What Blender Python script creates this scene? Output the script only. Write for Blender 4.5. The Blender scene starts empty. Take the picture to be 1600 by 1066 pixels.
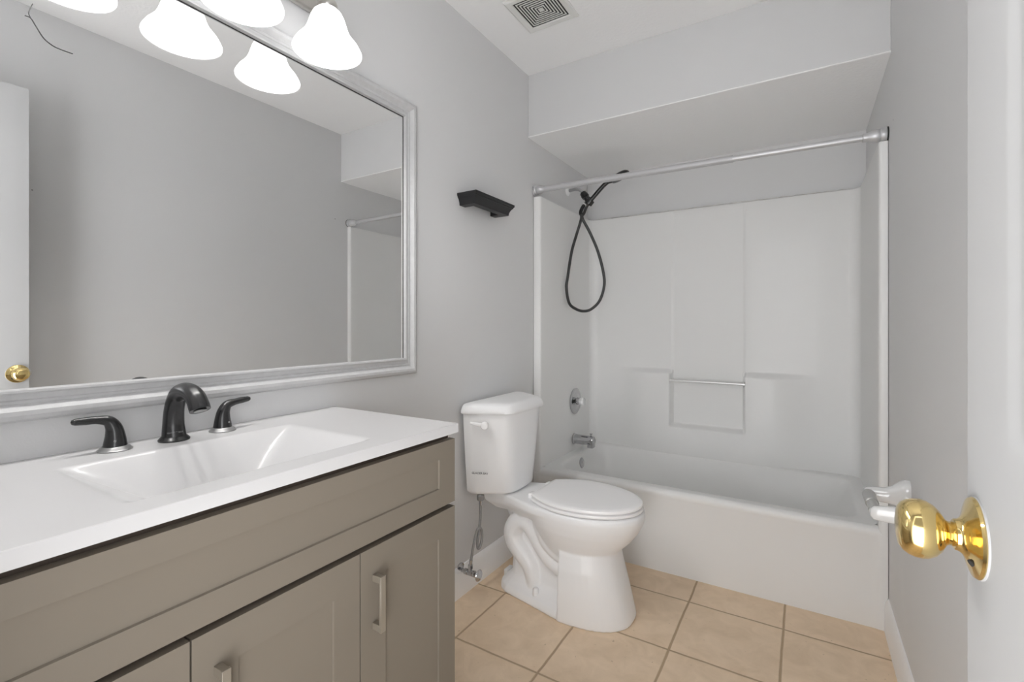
import bpy, bmesh, math, random
from mathutils import Vector, Matrix

# ------------------------------------------------------------------ scene, camera, light
S = bpy.context.scene
COL = S.collection
S.view_settings.view_transform = 'Standard'
S.view_settings.look = 'None'
S.view_settings.gamma = 1.0
S.view_settings.use_curve_mapping = False
S.view_settings.exposure = 0.0
try:
    S.cycles.max_bounces = 14
    S.cycles.diffuse_bounces = 8
    S.cycles.glossy_bounces = 6
    S.cycles.transmission_bounces = 8
    S.cycles.sample_clamp_indirect = 4.0
    S.cycles.use_denoising = True
    S.cycles.caustics_reflective = False
    S.cycles.caustics_refractive = False
except Exception:
    pass

cam_data = bpy.data.cameras.new('camera')
cam = bpy.data.objects.new('camera', cam_data)
COL.objects.link(cam)
cam.location = (1.2526, 0.0, 1.1518)
cam.rotation_euler = (math.pi / 2, 0.0, 0.55)
cam_data.sensor_fit = 'HORIZONTAL'
cam_data.sensor_width = 36.0
cam_data.lens = 744.13 / 1600.0 * 36.0
cam_data.shift_y = -(533.0 - 508.65) / 1600.0
cam_data.clip_start = 0.01
S.camera = cam

WORLD_STRENGTH = 7.3
BULB_STRENGTH = 185.0
SHADE_GLOW = 0.7
world = bpy.data.worlds.new('doorway_fill_light')
S.world = world
world.use_nodes = True
bg = world.node_tree.nodes['Background']
bg.inputs['Color'].default_value = (0.985, 0.99, 1.0, 1.0)
bg.inputs['Strength'].default_value = WORLD_STRENGTH
WORLD_BANDS = (0.95, 1.0, 0.06)      # added fill light through the doorway: from below, level, from above
_nt = world.node_tree
_tc = _nt.nodes.new('ShaderNodeTexCoord')
_sx = _nt.nodes.new('ShaderNodeSeparateXYZ')
_mr = _nt.nodes.new('ShaderNodeMapRange')
_mr.inputs['From Min'].default_value = -1.0
_mr.inputs['From Max'].default_value = 1.0
_rp = _nt.nodes.new('ShaderNodeValToRGB')
_nt.links.new(_tc.outputs['Generated'], _sx.inputs[0])
_nt.links.new(_sx.outputs['Z'], _mr.inputs['Value'])
_nt.links.new(_mr.outputs['Result'], _rp.inputs[0])
_e = _rp.color_ramp.elements
_e[0].position, _e[1].position = 0.34, 0.42
_e.new(0.62); _e.new(0.70)
for _i, _b in enumerate((WORLD_BANDS[0], WORLD_BANDS[1], WORLD_BANDS[1], WORLD_BANDS[2])):
    _e[_i].color = (0.985 * _b, 0.99 * _b, 1.0 * _b, 1)
_nt.links.new(_rp.outputs[0], bg.inputs['Color'])

# ------------------------------------------------------------------ room numbers
W = 1.524          # room width (left wall x = 0)
YT = 2.262         # front of the bathtub
YS = 2.208         # front of the soffit
YB = 3.023         # back wall
H = 2.483          # ceiling
SB = 2.155         # soffit underside
ST = 1.85          # top of the tub surround
RIM = 0.385
YF = -0.02         # front wall, room side
MIR = 0.012        # plane of the mirror glass


# ------------------------------------------------------------------ mesh builder
class MB:
    def __init__(self):
        self.bm = bmesh.new()

    def add(self, b):
        me = bpy.data.meshes.new('tmp')
        b.to_mesh(me)
        b.free()
        self.bm.from_mesh(me)
        bpy.data.meshes.remove(me)
        return self

    def box(self, x0, x1, y0, y1, z0, z1, bev=0.0, seg=2, mat=None):
        b = bmesh.new()
        vs = [b.verts.new((x, y, z)) for x in (x0, x1) for y in (y0, y1) for z in (z0, z1)]
        for f in ((0, 1, 3, 2), (4, 6, 7, 5), (0, 4, 5, 1), (2, 3, 7, 6), (0, 2, 6, 4), (1, 5, 7, 3)):
            b.faces.new([vs[i] for i in f])
        if bev > 0:
            bmesh.ops.bevel(b, geom=list(b.edges), offset=bev, segments=seg, profile=0.5, affect='EDGES')
        if mat is not None:
            bmesh.ops.transform(b, matrix=mat, verts=b.verts)
        return self.add(b)

    def loft(self, rings, cap0=True, cap1=True, closed=True):
        b = bmesh.new()
        R = [[b.verts.new(p) for p in r] for r in rings]
        n = len(rings[0])
        for i in range(len(R) - 1):
            for j in range(n if closed else n - 1):
                k = (j + 1) % n
                b.faces.new((R[i][j], R[i][k], R[i + 1][k], R[i + 1][j]))
        if cap0:
            b.faces.new(list(reversed(R[0])))
        if cap1:
            b.faces.new(R[-1])
        return self.add(b)

    def lathe(self, prof, mat, n=32):
        rings = []
        for r, h in prof:
            r = max(r, 1e-5)
            rings.append([mat @ Vector((r * math.cos(2 * math.pi * k / n), r * math.sin(2 * math.pi * k / n), h)) for k in range(n)])
        return self.loft(rings)

    def tube(self, pts, rad, n=14, squash=1.0):
        pts = [Vector(p) for p in pts]
        m = len(pts)
        if not isinstance(rad, (list, tuple)):
            rad = [rad] * m
        tans = []
        for i in range(m):
            t = pts[min(i + 1, m - 1)] - pts[max(i - 1, 0)]
            tans.append(t.normalized())
        ref = Vector((0, 0, 1)) if abs(tans[0].z) < 0.9 else Vector((0, 1, 0))
        nrm = (ref - ref.dot(tans[0]) * tans[0]).normalized()
        rings = []
        for i in range(m):
            nrm = (nrm - nrm.dot(tans[i]) * tans[i]).normalized()
            bi = tans[i].cross(nrm)
            rings.append([pts[i] + rad[i] * (math.cos(2 * math.pi * k / n) * nrm + squash * math.sin(2 * math.pi * k / n) * bi) for k in range(n)])
        return self.loft(rings)

    def prism(self, poly, fn, d0, d1, bev=0.0, seg=2):
        b = bmesh.new()
        A = [b.verts.new(fn(p[0], p[1], d0)) for p in poly]
        B = [b.verts.new(fn(p[0], p[1], d1)) for p in poly]
        n = len(poly)
        b.faces.new(list(reversed(A)))
        top = b.faces.new(B)
        for j in range(n):
            b.faces.new((A[j], A[(j + 1) % n], B[(j + 1) % n], B[j]))
        if bev > 0:
            bmesh.ops.bevel(b, geom=list(top.edges), offset=bev, segments=seg, profile=0.5, affect='EDGES')
        return self.add(b)

    def grid(self, rows):
        return self.loft(rows, cap0=False, cap1=False, closed=False)


ROOT = {}


def offset_of(o):
    v = Vector((0, 0, 0))
    while o is not None:
        v = v + o.location
        o = o.parent
    return v


def obj(name, mb, mat, parent=None, angle=38, origin=None, recalc=True):
    bm = mb.bm if isinstance(mb, MB) else mb
    bmesh.ops.remove_doubles(bm, verts=bm.verts, dist=1e-6)
    if recalc:
        bmesh.ops.recalc_face_normals(bm, faces=bm.faces)
    if parent is not None:
        off = offset_of(parent)
    elif origin is not None:
        off = Vector(origin)
    else:
        xs = [v.co.x for v in bm.verts]; ys = [v.co.y for v in bm.verts]; zs = [v.co.z for v in bm.verts]
        off = Vector(((min(xs) + max(xs)) / 2, (min(ys) + max(ys)) / 2, min(zs)))
    bmesh.ops.translate(bm, vec=-off, verts=bm.verts)
    me = bpy.data.meshes.new(name)
    bm.to_mesh(me)
    bm.free()
    for p in me.polygons:
        p.use_smooth = True
    try:
        me.set_sharp_from_angle(angle=math.radians(angle))
    except Exception:
        pass
    o = bpy.data.objects.new(name, me)
    me.materials.append(mat)
    COL.objects.link(o)
    if parent is not None:
        o.parent = parent
    else:
        o.location = off
    return o


def thing(name, label, cat, loc, group=None):
    o = bpy.data.objects.new(name, None)
    o.empty_display_size = 0.05
    COL.objects.link(o)
    o.location = loc
    tag(o, label, cat, group)
    return o


def tag(o, label, cat=None, group=None):
    o['label'] = label
    if cat:
        o['category'] = cat
    if group:
        o['group'] = group
    return o


def struct(name, mb, mat, parent=None, angle=30, label=None, **kw):
    o = obj(name, mb, mat, parent, angle, **kw)
    if parent is None:
        o['kind'] = 'structure'
    if label:
        o['label'] = label
    return o


def smooth(a, b, x):
    t = min(1.0, max(0.0, (x - a) / (b - a)))
    return t * t * (3 - 2 * t)


def spline(pts, n=8):
    """Catmull-Rom through the points."""
    P = [Vector(p) for p in pts]
    P = [P[0] * 2 - P[1]] + P + [P[-1] * 2 - P[-2]]
    out = []
    for i in range(1, len(P) - 2):
        for k in range(n):
            t = k / n
            a, b, c, d = P[i - 1], P[i], P[i + 1], P[i + 2]
            out.append(0.5 * ((2 * b) + (c - a) * t + (2 * a - 5 * b + 4 * c - d) * t * t + (3 * b - a - 3 * c + d) * t ** 3))
    out.append(P[-2])
    return out


def lerp_list(vals, m):
    out = []
    for i in range(m):
        t = i / (m - 1) * (len(vals) - 1)
        k = min(int(t), len(vals) - 2)
        out.append(vals[k] + (vals[k + 1] - vals[k]) * (t - k))
    return out


def axis_mat(origin, direction, up=None):
    d = Vector(direction).normalized()
    q = Vector((0, 0, 1)).rotation_difference(d)
    return Matrix.Translation(Vector(origin)) @ q.to_matrix().to_4x4()


# ------------------------------------------------------------------ materials
def new_mat(name):
    m = bpy.data.materials.new(name)
    m.use_nodes = True
    nt = m.node_tree
    return m, nt, nt.nodes['Principled BSDF']


def simple(name, col, rough=0.5, metal=0.0, coat=0.0, spec=0.5, noise=None, bump=None):
    m, nt, p = new_mat(name)
    p.inputs['Base Color'].default_value = (*col, 1)
    p.inputs['Roughness'].default_value = rough
    p.inputs['Metallic'].default_value = metal
    p.inputs['Coat Weight'].default_value = coat
    p.inputs['Coat Roughness'].default_value = 0.05
    p.inputs['Specular IOR Level'].default_value = spec
    tc = nt.nodes.new('ShaderNodeTexCoord')
    if noise:
        sc, amt = noise
        n = nt.nodes.new('ShaderNodeTexNoise')
        n.inputs['Scale'].default_value = sc
        n.inputs['Detail'].default_value = 5
        nt.links.new(tc.outputs['Object'], n.inputs['Vector'])
        mx = nt.nodes.new('ShaderNodeMix')
        mx.data_type = 'RGBA'
        mx.inputs[6].default_value = (*[c * (1 - amt) for c in col], 1)
        mx.inputs[7].default_value = (*[min(1, c * (1 + amt)) for c in col], 1)
        nt.links.new(n.outputs['Fac'], mx.inputs[0])
        nt.links.new(mx.outputs[2], p.inputs['Base Color'])
    if bump:
        sc, st, dist = bump
        n = nt.nodes.new('ShaderNodeTexNoise')
        n.inputs['Scale'].default_value = sc
        n.inputs['Detail'].default_value = 4
        nt.links.new(tc.outputs['Object'], n.inputs['Vector'])
        b = nt.nodes.new('ShaderNodeBump')
        b.inputs['Strength'].default_value = st
        b.inputs['Distance'].default_value = dist
        nt.links.new(n.outputs['Fac'], b.inputs['Height'])
        nt.links.new(b.outputs['Normal'], p.inputs['Normal'])
    return m


def wall_paint(name, col, patch=0.03, speck=True):
    """Eggshell wall paint with faint filler patches and a few nail holes."""
    m, nt, p = new_mat(name)
    L = nt.links.new
    tc = nt.nodes.new('ShaderNodeTexCoord')
    n = nt.nodes.new('ShaderNodeTexNoise')
    n.inputs['Scale'].default_value = 1.7
    n.inputs['Detail'].default_value = 3
    L(tc.outputs['Object'], n.inputs['Vector'])
    r = nt.nodes.new('ShaderNodeMapRange')
    r.inputs['From Min'].default_value = 0.62
    r.inputs['From Max'].default_value = 0.72
    r.inputs['To Min'].default_value = 0.0
    r.inputs['To Max'].default_value = 1.0
    L(n.outputs['Fac'], r.inputs['Value'])
    mx = nt.nodes.new('ShaderNodeMix')
    mx.data_type = 'RGBA'
    mx.inputs[6].default_value = (*col, 1)
    mx.inputs[7].default_value = (*[min(1, c * (1 + patch)) for c in col], 1)
    L(r.outputs['Result'], mx.inputs[0])
    last = mx.outputs[2]
    if speck:
        v = nt.nodes.new('ShaderNodeTexVoronoi')
        v.inputs['Scale'].default_value = 4.2
        v.inputs['Randomness'].default_value = 1.0
        L(tc.outputs['Object'], v.inputs['Vector'])
        lt = nt.nodes.new('ShaderNodeMath')
        lt.operation = 'LESS_THAN'
        lt.inputs[1].default_value = 0.016
        L(v.outputs['Distance'], lt.inputs[0])
        ms = nt.nodes.new('ShaderNodeMix')
        ms.data_type = 'RGBA'
        ms.inputs[7].default_value = (*[c * 0.45 for c in col], 1)
        L(lt.outputs[0], ms.inputs[0])
        L(last, ms.inputs[6])
        last = ms.outputs[2]
    L(last, p.inputs['Base Color'])
    p.inputs['Roughness'].default_value = 0.55
    p.inputs['Specular IOR Level'].default_value = 0.3
    nb = nt.nodes.new('ShaderNodeTexNoise')
    nb.inputs['Scale'].default_value = 260
    nb.inputs['Detail'].default_value = 2
    L(tc.outputs['Object'], nb.inputs['Vector'])
    b = nt.nodes.new('ShaderNodeBump')
    b.inputs['Strength'].default_value = 0.08
    b.inputs['Distance'].default_value = 0.002
    L(nb.outputs['Fac'], b.inputs['Height'])
    L(b.outputs['Normal'], p.inputs['Normal'])
    return m


def tile_floor(name):
    m, nt, p = new_mat(name)
    L = nt.links.new
    geo = nt.nodes.new('ShaderNodeNewGeometry')
    sep = nt.nodes.new('ShaderNodeSeparateXYZ')
    L(geo.outputs['Position'], sep.inputs[0])
    pitch, x0, y0, half = 0.343, 0.157, 0.017, 0.0042

    def M(op, a, b=None):
        n = nt.nodes.new('ShaderNodeMath')
        n.operation = op
        for i, s in enumerate((a, b)):
            if s is None:
                continue
            if isinstance(s, (int, float)):
                n.inputs[i].default_value = s
            else:
                L(s, n.inputs[i])
        return n.outputs[0]
    cells, dists = [], []
    wob = nt.nodes.new('ShaderNodeTexNoise')
    wob.inputs['Scale'].default_value = 9
    L(geo.outputs['Position'], wob.inputs['Vector'])
    wv = M('MULTIPLY', M('SUBTRACT', wob.outputs['Fac'], 0.5), 0.006)
    for out, o0 in ((sep.outputs['X'], x0), (sep.outputs['Y'], y0)):
        u = M('DIVIDE', M('SUBTRACT', M('ADD', out, wv), o0), pitch)
        cells.append(M('FLOOR', u))
        fr = M('FRACT', u)
        dists.append(M('MULTIPLY', M('MINIMUM', fr, M('SUBTRACT', 1.0, fr)), pitch))
    d = M('MINIMUM', dists[0], dists[1])
    grout = nt.nodes.new('ShaderNodeMapRange')
    grout.inputs['From Min'].default_value = half * 0.55
    grout.inputs['From Max'].default_value = half * 1.25
    grout.inputs['To Min'].default_value = 1.0
    grout.inputs['To Max'].default_value = 0.0
    L(d, grout.inputs['Value'])
    cmb = nt.nodes.new('ShaderNodeCombineXYZ')
    L(cells[0], cmb.inputs[0]); L(cells[1], cmb.inputs[1])
    wn = nt.nodes.new('ShaderNodeTexWhiteNoise')
    L(cmb.outputs[0], wn.inputs['Vector'])
    n1 = nt.nodes.new('ShaderNodeTexNoise')
    n1.inputs['Scale'].default_value = 11
    n1.inputs['Detail'].default_value = 7
    n1.inputs['Roughness'].default_value = 0.62
    n1.inputs['Distortion'].default_value = 0.7
    addv = nt.nodes.new('ShaderNodeVectorMath')
    L(geo.outputs['Position'], addv.inputs[0]); L(wn.outputs['Color'], addv.inputs[1])
    L(addv.outputs[0], n1.inputs['Vector'])
    ramp = nt.nodes.new('ShaderNodeValToRGB')
    cr = ramp.color_ramp
    cr.elements[0].position = 0.30; cr.elements[0].color = (*TILE_DARK, 1)
    cr.elements[1].position = 0.68; cr.elements[1].color = (*TILE_LIGHT, 1)
    L(n1.outputs['Fac'], ramp.inputs[0])
    # worn speckles
    n2 = nt.nodes.new('ShaderNodeTexNoise')
    n2.inputs['Scale'].default_value = 60
    n2.inputs['Detail'].default_value = 3
    L(geo.outputs['Position'], n2.inputs['Vector'])
    sp = nt.nodes.new('ShaderNodeMapRange')
    sp.inputs['From Min'].default_value = 0.70
    sp.inputs['From Max'].default_value = 0.76
    L(n2.outputs['Fac'], sp.inputs['Value'])
    m1 = nt.nodes.new('ShaderNodeMix'); m1.data_type = 'RGBA'
    m1.inputs[7].default_value = (0.33, 0.22, 0.12, 1)
    L(M('MULTIPLY', sp.outputs['Result'], 0.6), m1.inputs[0]); L(ramp.outputs[0], m1.inputs[6])
    m2 = nt.nodes.new('ShaderNodeMix'); m2.data_type = 'RGBA'
    m2.inputs[7].default_value = (*GROUT, 1)
    L(grout.outputs['Result'], m2.inputs[0]); L(m1.outputs[2], m2.inputs[6])
    L(m2.outputs[2], p.inputs['Base Color'])
    rr = nt.nodes.new('ShaderNodeMapRange')
    rr.inputs['To Min'].default_value = 0.42
    rr.inputs['To Max'].default_value = 0.85
    L(grout.outputs['Result'], rr.inputs['Value'])
    L(rr.outputs['Result'], p.inputs['Roughness'])
    b = nt.nodes.new('ShaderNodeBump')
    b.inputs['Strength'].default_value = 0.5
    b.inputs['Distance'].default_value = 0.003
    L(M('SUBTRACT', M('MULTIPLY', n1.outputs['Fac'], 0.25), grout.outputs['Result']), b.inputs['Height'])
    L(b.outputs['Normal'], p.inputs['Normal'])
    return m


TILE_DARK = (0.70, 0.54, 0.375)
TILE_LIGHT = (0.82, 0.65, 0.475)
GROUT = (0.44, 0.325, 0.21)

M_WALL = wall_paint('grey_wall_paint', (0.685, 0.685, 0.688))
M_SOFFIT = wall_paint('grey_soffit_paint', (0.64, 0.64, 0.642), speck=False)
M_BRAID = simple('braided_steel', (0.30, 0.30, 0.30), 0.4, metal=0.5, noise=(400, 0.5))
M_CEIL = simple('white_ceiling_paint', (0.90, 0.90, 0.90), 0.8, bump=(70, 0.35, 0.004))
M_TRIM = simple('white_trim_paint', (0.90, 0.90, 0.905), 0.4, bump=(40, 0.1, 0.002))
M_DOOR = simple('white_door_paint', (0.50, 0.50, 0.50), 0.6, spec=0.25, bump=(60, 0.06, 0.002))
M_FRAME = simple('brushed_white_frame_paint', (0.54, 0.54, 0.545), 0.5, noise=(55, 0.10), bump=(90, 0.35, 0.002))
M_FLOOR = tile_floor('beige_floor_tile')
M_TUB = simple('glossy_fibreglass', (0.775, 0.775, 0.768), 0.45, spec=0.25, coat=0.10)
M_PORC = simple('white_porcelain', (0.84, 0.84, 0.845), 0.36, spec=0.3, coat=0.16)
M_SEAT = simple('white_seat_plastic', (0.93, 0.925, 0.93), 0.22)
M_TOP = simple('white_cultured_marble', (0.70, 0.695, 0.70), 0.22)
M_CAB = simple('taupe_cabinet_paint', (0.225, 0.195, 0.158), 0.5, spec=0.3, noise=(4, 0.03))
M_GAP_SHADE = simple('painted_gap_shade', (0.055, 0.04, 0.03), 0.7)  # shade of the gaps between the fronts, put into the colour
M_BLACK = simple('matte_black_metal', (0.012, 0.012, 0.013), 0.26, metal=0.0, spec=0.6)
M_SHELF = simple('black_painted_wood', (0.010, 0.010, 0.011), 0.45, bump=(120, 0.1, 0.001))
M_HOSE = simple('dark_grey_hose', (0.06, 0.06, 0.06), 0.38, metal=0.5)
M_CHROME = simple('chrome', (0.52, 0.52, 0.53), 0.12, metal=1.0)
M_BAR = simple('bright_bar_metal', (0.85, 0.85, 0.85), 0.32, metal=0.8)
M_NICKEL = simple('brushed_nickel', (0.62, 0.60, 0.57), 0.30, metal=1.0)
M_SATIN = simple('satin_silver_rod', (0.58, 0.58, 0.59), 0.42, metal=0.5)
M_BRASS = simple('polished_brass', (0.86, 0.66, 0.29), 0.12, metal=1.0, noise=(40, 0.06))
M_RING = simple('grey_metal_ring', (0.33, 0.33, 0.33), 0.38, metal=0.6)
M_HANDLE = simple('taupe_metal_pull', (0.31, 0.275, 0.225), 0.38, metal=0.3)
M_MIRROR = simple('mirror_silver', (0.95, 0.955, 0.955), 0.0, metal=1.0)
M_DARK = simple('dark_parts_and_gap_shade', (0.02, 0.02, 0.02), 0.8)  # shared near-black: dark parts, and shade painted into gaps and slots
M_INK = simple('grey_printed_ink', (0.11, 0.11, 0.12), 0.6)
M_INKL = simple('pale_printed_ink', (0.30, 0.30, 0.30), 0.5)
M_GRILLE = simple('white_grille_plastic', (0.74, 0.74, 0.72), 0.5)
M_CLEAR = simple('clear_acrylic', (0.75, 0.76, 0.76), 0.12)
M_CERAMIC = simple('white_ceramic', (0.80, 0.80, 0.80), 0.12, coat=0.4)
M_ROLLER = simple('grey_roller', (0.50, 0.50, 0.49), 0.28, metal=0.7)
M_CAULK = simple('aged_caulk', (0.60, 0.59, 0.57), 0.8, noise=(25, 0.6))


def shade_glass():
    m, nt, p = new_mat('frosted_alabaster_glass')
    L = nt.links.new
    out = nt.nodes['Material Output']
    p.inputs['Base Color'].default_value = (0.9, 0.9, 0.9, 1)
    p.inputs['Roughness'].default_value = 0.25
    tr = nt.nodes.new('ShaderNodeBsdfTranslucent')
    tr.inputs['Color'].default_value = (0.85, 0.85, 0.85, 1)
    mx = nt.nodes.new('ShaderNodeMixShader')
    mx.inputs[0].default_value = 0.5
    L(p.outputs[0], mx.inputs[1]); L(tr.outputs[0], mx.inputs[2])
    tc = nt.nodes.new('ShaderNodeTexCoord')
    n = nt.nodes.new('ShaderNodeTexNoise')
    n.inputs['Scale'].default_value = 18
    n.inputs['Detail'].default_value = 4
    n.inputs['Distortion'].default_value = 1.2
    L(tc.outputs['Object'], n.inputs['Vector'])
    r = nt.nodes.new('ShaderNodeMapRange')
    r.inputs['From Min'].default_value = 0.3; r.inputs['From Max'].default_value = 0.7
    r.inputs['To Min'].default_value = SHADE_GLOW * 0.85; r.inputs['To Max'].default_value = SHADE_GLOW * 1.1
    L(n.outputs['Fac'], r.inputs['Value'])
    em = nt.nodes.new('ShaderNodeEmission')
    L(r.outputs['Result'], em.inputs['Strength'])
    ad = nt.nodes.new('ShaderNodeAddShader')
    L(mx.outputs[0], ad.inputs[0]); L(em.outputs[0], ad.inputs[1])
    L(ad.outputs[0], out.inputs['Surface'])
    return m


def bulb_mat():
    m, nt, p = new_mat('lit_bulb')
    p.inputs['Base Color'].default_value = (0.9, 0.9, 0.9, 1)
    p.inputs['Emission Color'].default_value = (1.0, 0.985, 0.96, 1)
    p.inputs['Emission Strength'].default_value = BULB_STRENGTH
    return m


M_SHADE = shade_glass()
M_BULB = bulb_mat()

# ------------------------------------------------------------------ the setting
T = 0.10
mb = MB(); mb.box(-0.1, W + 0.1, -0.12, YB + 0.1, -0.08, 0.0); struct('floor', mb, M_FLOOR)
mb = MB(); mb.box(-0.1, W + 0.1, -0.12, YB + 0.1, H, H + 0.08); struct('ceiling', mb, M_CEIL)
mb = MB(); mb.box(-T, 0, -0.12, YB + 0.1, 0, H); struct('wall_left', mb, M_WALL)
mb = MB(); mb.box(W, W + T, -0.12, YB + 0.1, 0, H); struct('wall_right', mb, M_WALL)
mb = MB(); mb.box(0, W, YB, YB + T, 0, H); struct('wall_back', mb, M_WALL)
DX0, DX1, DZ = 0.775, 1.425, 2.10
mb = MB()
mb.box(0, DX0, YF - T, YF, 0, H)
mb.box(DX1, W, YF - T, YF, 0, H)
mb.box(DX0, DX1, YF - T, YF, DZ, H)
struct('wall_front', mb, M_WALL)
mb = MB()
mb.box(DX0 - 0.055, DX0 + 0.004, YF, YF + 0.014, 0, DZ + 0.055, 0.004)
mb.box(DX1 - 0.004, DX1 + 0.055, YF, YF + 0.014, 0, DZ + 0.055, 0.004)
mb.box(DX0 + 0.004, DX1 - 0.004, YF, YF + 0.014, DZ - 0.004, DZ + 0.055, 0.004)
struct('trim_1', mb, M_TRIM)
mb = MB(); mb.box(0.0, W, YS, YB, SB, H, 0.002, 1); soff = struct('wall_soffit', mb, M_SOFFIT)
mb = MB(); mb.box(0.0, W, YS + 0.003, YB, SB - 0.003, SB, 0.0)
struct('soffit_underside', mb, M_CEIL, soff)
# thin bead of paint along the lower front edge
mb = MB(); mb.box(0.0, W, YS - 0.002, YS + 0.003, SB - 0.003, SB + 0.002, 0.0015, 1)
struct('corner_bead', mb, M_CEIL, soff)


def baseboard(name, x_wall, sgn, y0, y1):
    prof = [(0, 0), (0.014, 0), (0.014, 0.085), (0.011, 0.095), (0.0105, 0.108), (0.007, 0.116), (0.004, 0.124), (0.0, 0.126)]
    mb = MB()
    mb.prism(prof, lambda a, b, d: (x_wall + sgn * a, d, b), y0, y1)
    struct(name, mb, M_TRIM)


baseboard('baseboard_left', 0.0, 1, 0.985, YT - 0.002)
baseboard('baseboard_right', W, -1, YF + 0.014, YT - 0.002)


# faces with sunken / raised panels ---------------------------------
def paneled(mb, fn, a0, a1, b0, b1, panels, rings, thick, bev=0.0015):
    """Slab whose face (depth 0) has rectangular panels; rings = [(inset, depth), ...]. fn(a, b, depth)."""
    b = bmesh.new()
    As = sorted({a0, a1, *[p[0] for p in panels], *[p[1] for p in panels]})
    Bs = sorted({b0, b1, *[p[2] for p in panels], *[p[3] for p in panels]})

    def quad(pts):
        b.faces.new([b.verts.new(fn(*p)) for p in pts])
    for i in range(len(As) - 1):
        for j in range(len(Bs) - 1):
            ca, cb = (As[i] + As[i + 1]) / 2, (Bs[j] + Bs[j + 1]) / 2
            if any(p[0] < ca < p[1] and p[2] < cb < p[3] for p in panels):
                continue
            quad([(As[i], Bs[j], 0), (As[i + 1], Bs[j], 0), (As[i + 1], Bs[j + 1], 0), (As[i], Bs[j + 1], 0)])
    for p in panels:
        def rect(ins, d):
            return [(p[0] + ins, p[2] + ins, d), (p[1] - ins, p[2] + ins, d), (p[1] - ins, p[3] - ins, d), (p[0] + ins, p[3] - ins, d)]
        prev = rect(0, 0)
        for ins, d in rings:
            cur = rect(ins, d)
            for k in range(4):
                quad([prev[k], prev[(k + 1) % 4], cur[(k + 1) % 4], cur[k]])
            prev = cur
        quad(prev)
    # edges and back
    c = [(a0, b0), (a1, b0), (a1, b1), (a0, b1)]
    for k in range(4):
        p, q = c[k], c[(k + 1) % 4]
        # split the rim edges where the face is split so that they weld
        cuts = As if p[1] == q[1] else Bs
        seq = cuts if (q[0] > p[0] or q[1] > p[1]) else list(reversed(cuts))
        for s in range(len(seq) - 1):
            if p[1] == q[1]:
                u, v = (seq[s], p[1]), (seq[s + 1], p[1])
            else:
                u, v = (p[0], seq[s]), (p[0], seq[s + 1])
            quad([(*u, 0), (*u, -thick), (*v, -thick), (*v, 0)])
    quad([(a0, b0, -thick), (a0, b1, -thick), (a1, b1, -thick), (a1, b0, -thick)])
    bmesh.ops.remove_doubles(b, verts=b.verts, dist=1e-5)
    return mb.add(b)


# the open door at the right ----------------------------------------
DXF = 1.384        # room-side face
D0, D1 = 0.0, 0.607
mb = MB()
pan = []
pw = (D1 - D0 - 3 * 0.098) / 2
for a in (D0 + 0.098, D0 + 0.098 * 2 + pw):
    for b0_, b1_ in ((0.24, 0.84), (1.055, 1.66), (1.76, 1.98)):
        pan.append((a, a + pw, b0_, b1_))
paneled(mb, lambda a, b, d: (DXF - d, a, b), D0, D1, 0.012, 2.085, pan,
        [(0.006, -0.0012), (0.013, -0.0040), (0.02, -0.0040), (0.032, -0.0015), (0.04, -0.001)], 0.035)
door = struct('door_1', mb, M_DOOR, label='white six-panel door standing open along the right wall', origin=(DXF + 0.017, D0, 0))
KY, KZ = 0.575, 0.9635
km = axis_mat((DXF, KY, KZ), (-1, 0, 0))
mb = MB()
mb.lathe([(0.0, 0), (0.0343, 0.0), (0.0348, 0.0025), (0.0335, 0.0045), (0.030, 0.0058), (0.026, 0.0070), (0.020, 0.0088), (0.0155, 0.0112), (0.0138, 0.0138), (0.0134, 0.0158), (0.0125, 0.0166), (0.0, 0.0166)], km, 48)
rose = obj('rose', mb, M_BRASS, door, 30)
mb = MB(); mb.lathe([(0, 0), (0.0350, 0), (0.0351, 0.0010), (0.0346, 0.0016), (0, 0.0016)], km, 48)
rp = obj('rose_rim', mb, M_DOOR, door); rp['label'] = 'white paint line around the brass rose'
mb = MB()
mb.lathe([(0.0, 0.0135), (0.0104, 0.0135), (0.0104, 0.0205), (0.0125, 0.0225), (0.0180, 0.0255), (0.0228, 0.0300), (0.0255, 0.0350), (0.0264, 0.0395), (0.0258, 0.0445), (0.0243, 0.0490), (0.0215, 0.0530), (0.0170, 0.0558), (0.0100, 0.0570), (0.0, 0.0572)], km, 48)
knob = obj('door_knob', mb, M_BRASS, door, 50); knob['label'] = 'polished brass round knob'
mb = MB(); mb.lathe([(0, 0), (0.0036, 0), (0.0036, 0.0012), (0, 0.0012)], axis_mat((DXF - 0.0072, KY - 0.0160, KZ - 0.0175), (-0.8, -0.35, -0.45)), 14)
obj('keyhole', mb, M_DARK, rose)
mb = MB(); mb.box(DXF + 0.006, DXF + 0.029, D1, D1 + 0.0015, KZ - 0.028, KZ + 0.028, 0.0005)
lp = obj('latch_plate', mb, M_BRASS, door)
mb = MB(); mb.box(DXF + 0.011, DXF + 0.024, D1 + 0.001, D1 + 0.011, KZ - 0.008, KZ + 0.008, 0.002)
obj('latch_bolt', mb, M_NICKEL, lp)
for zc in (0.25, 1.05, 1.85):
    mb = MB(); mb.lathe([(0, 0), (0.006, 0), (0.006, 0.09), (0, 0.09)], axis_mat((DXF + 0.038, D0 - 0.004, zc - 0.045), (0, 0, 1)), 12)
    obj('hinge', mb, M_BRASS, door)

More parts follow.
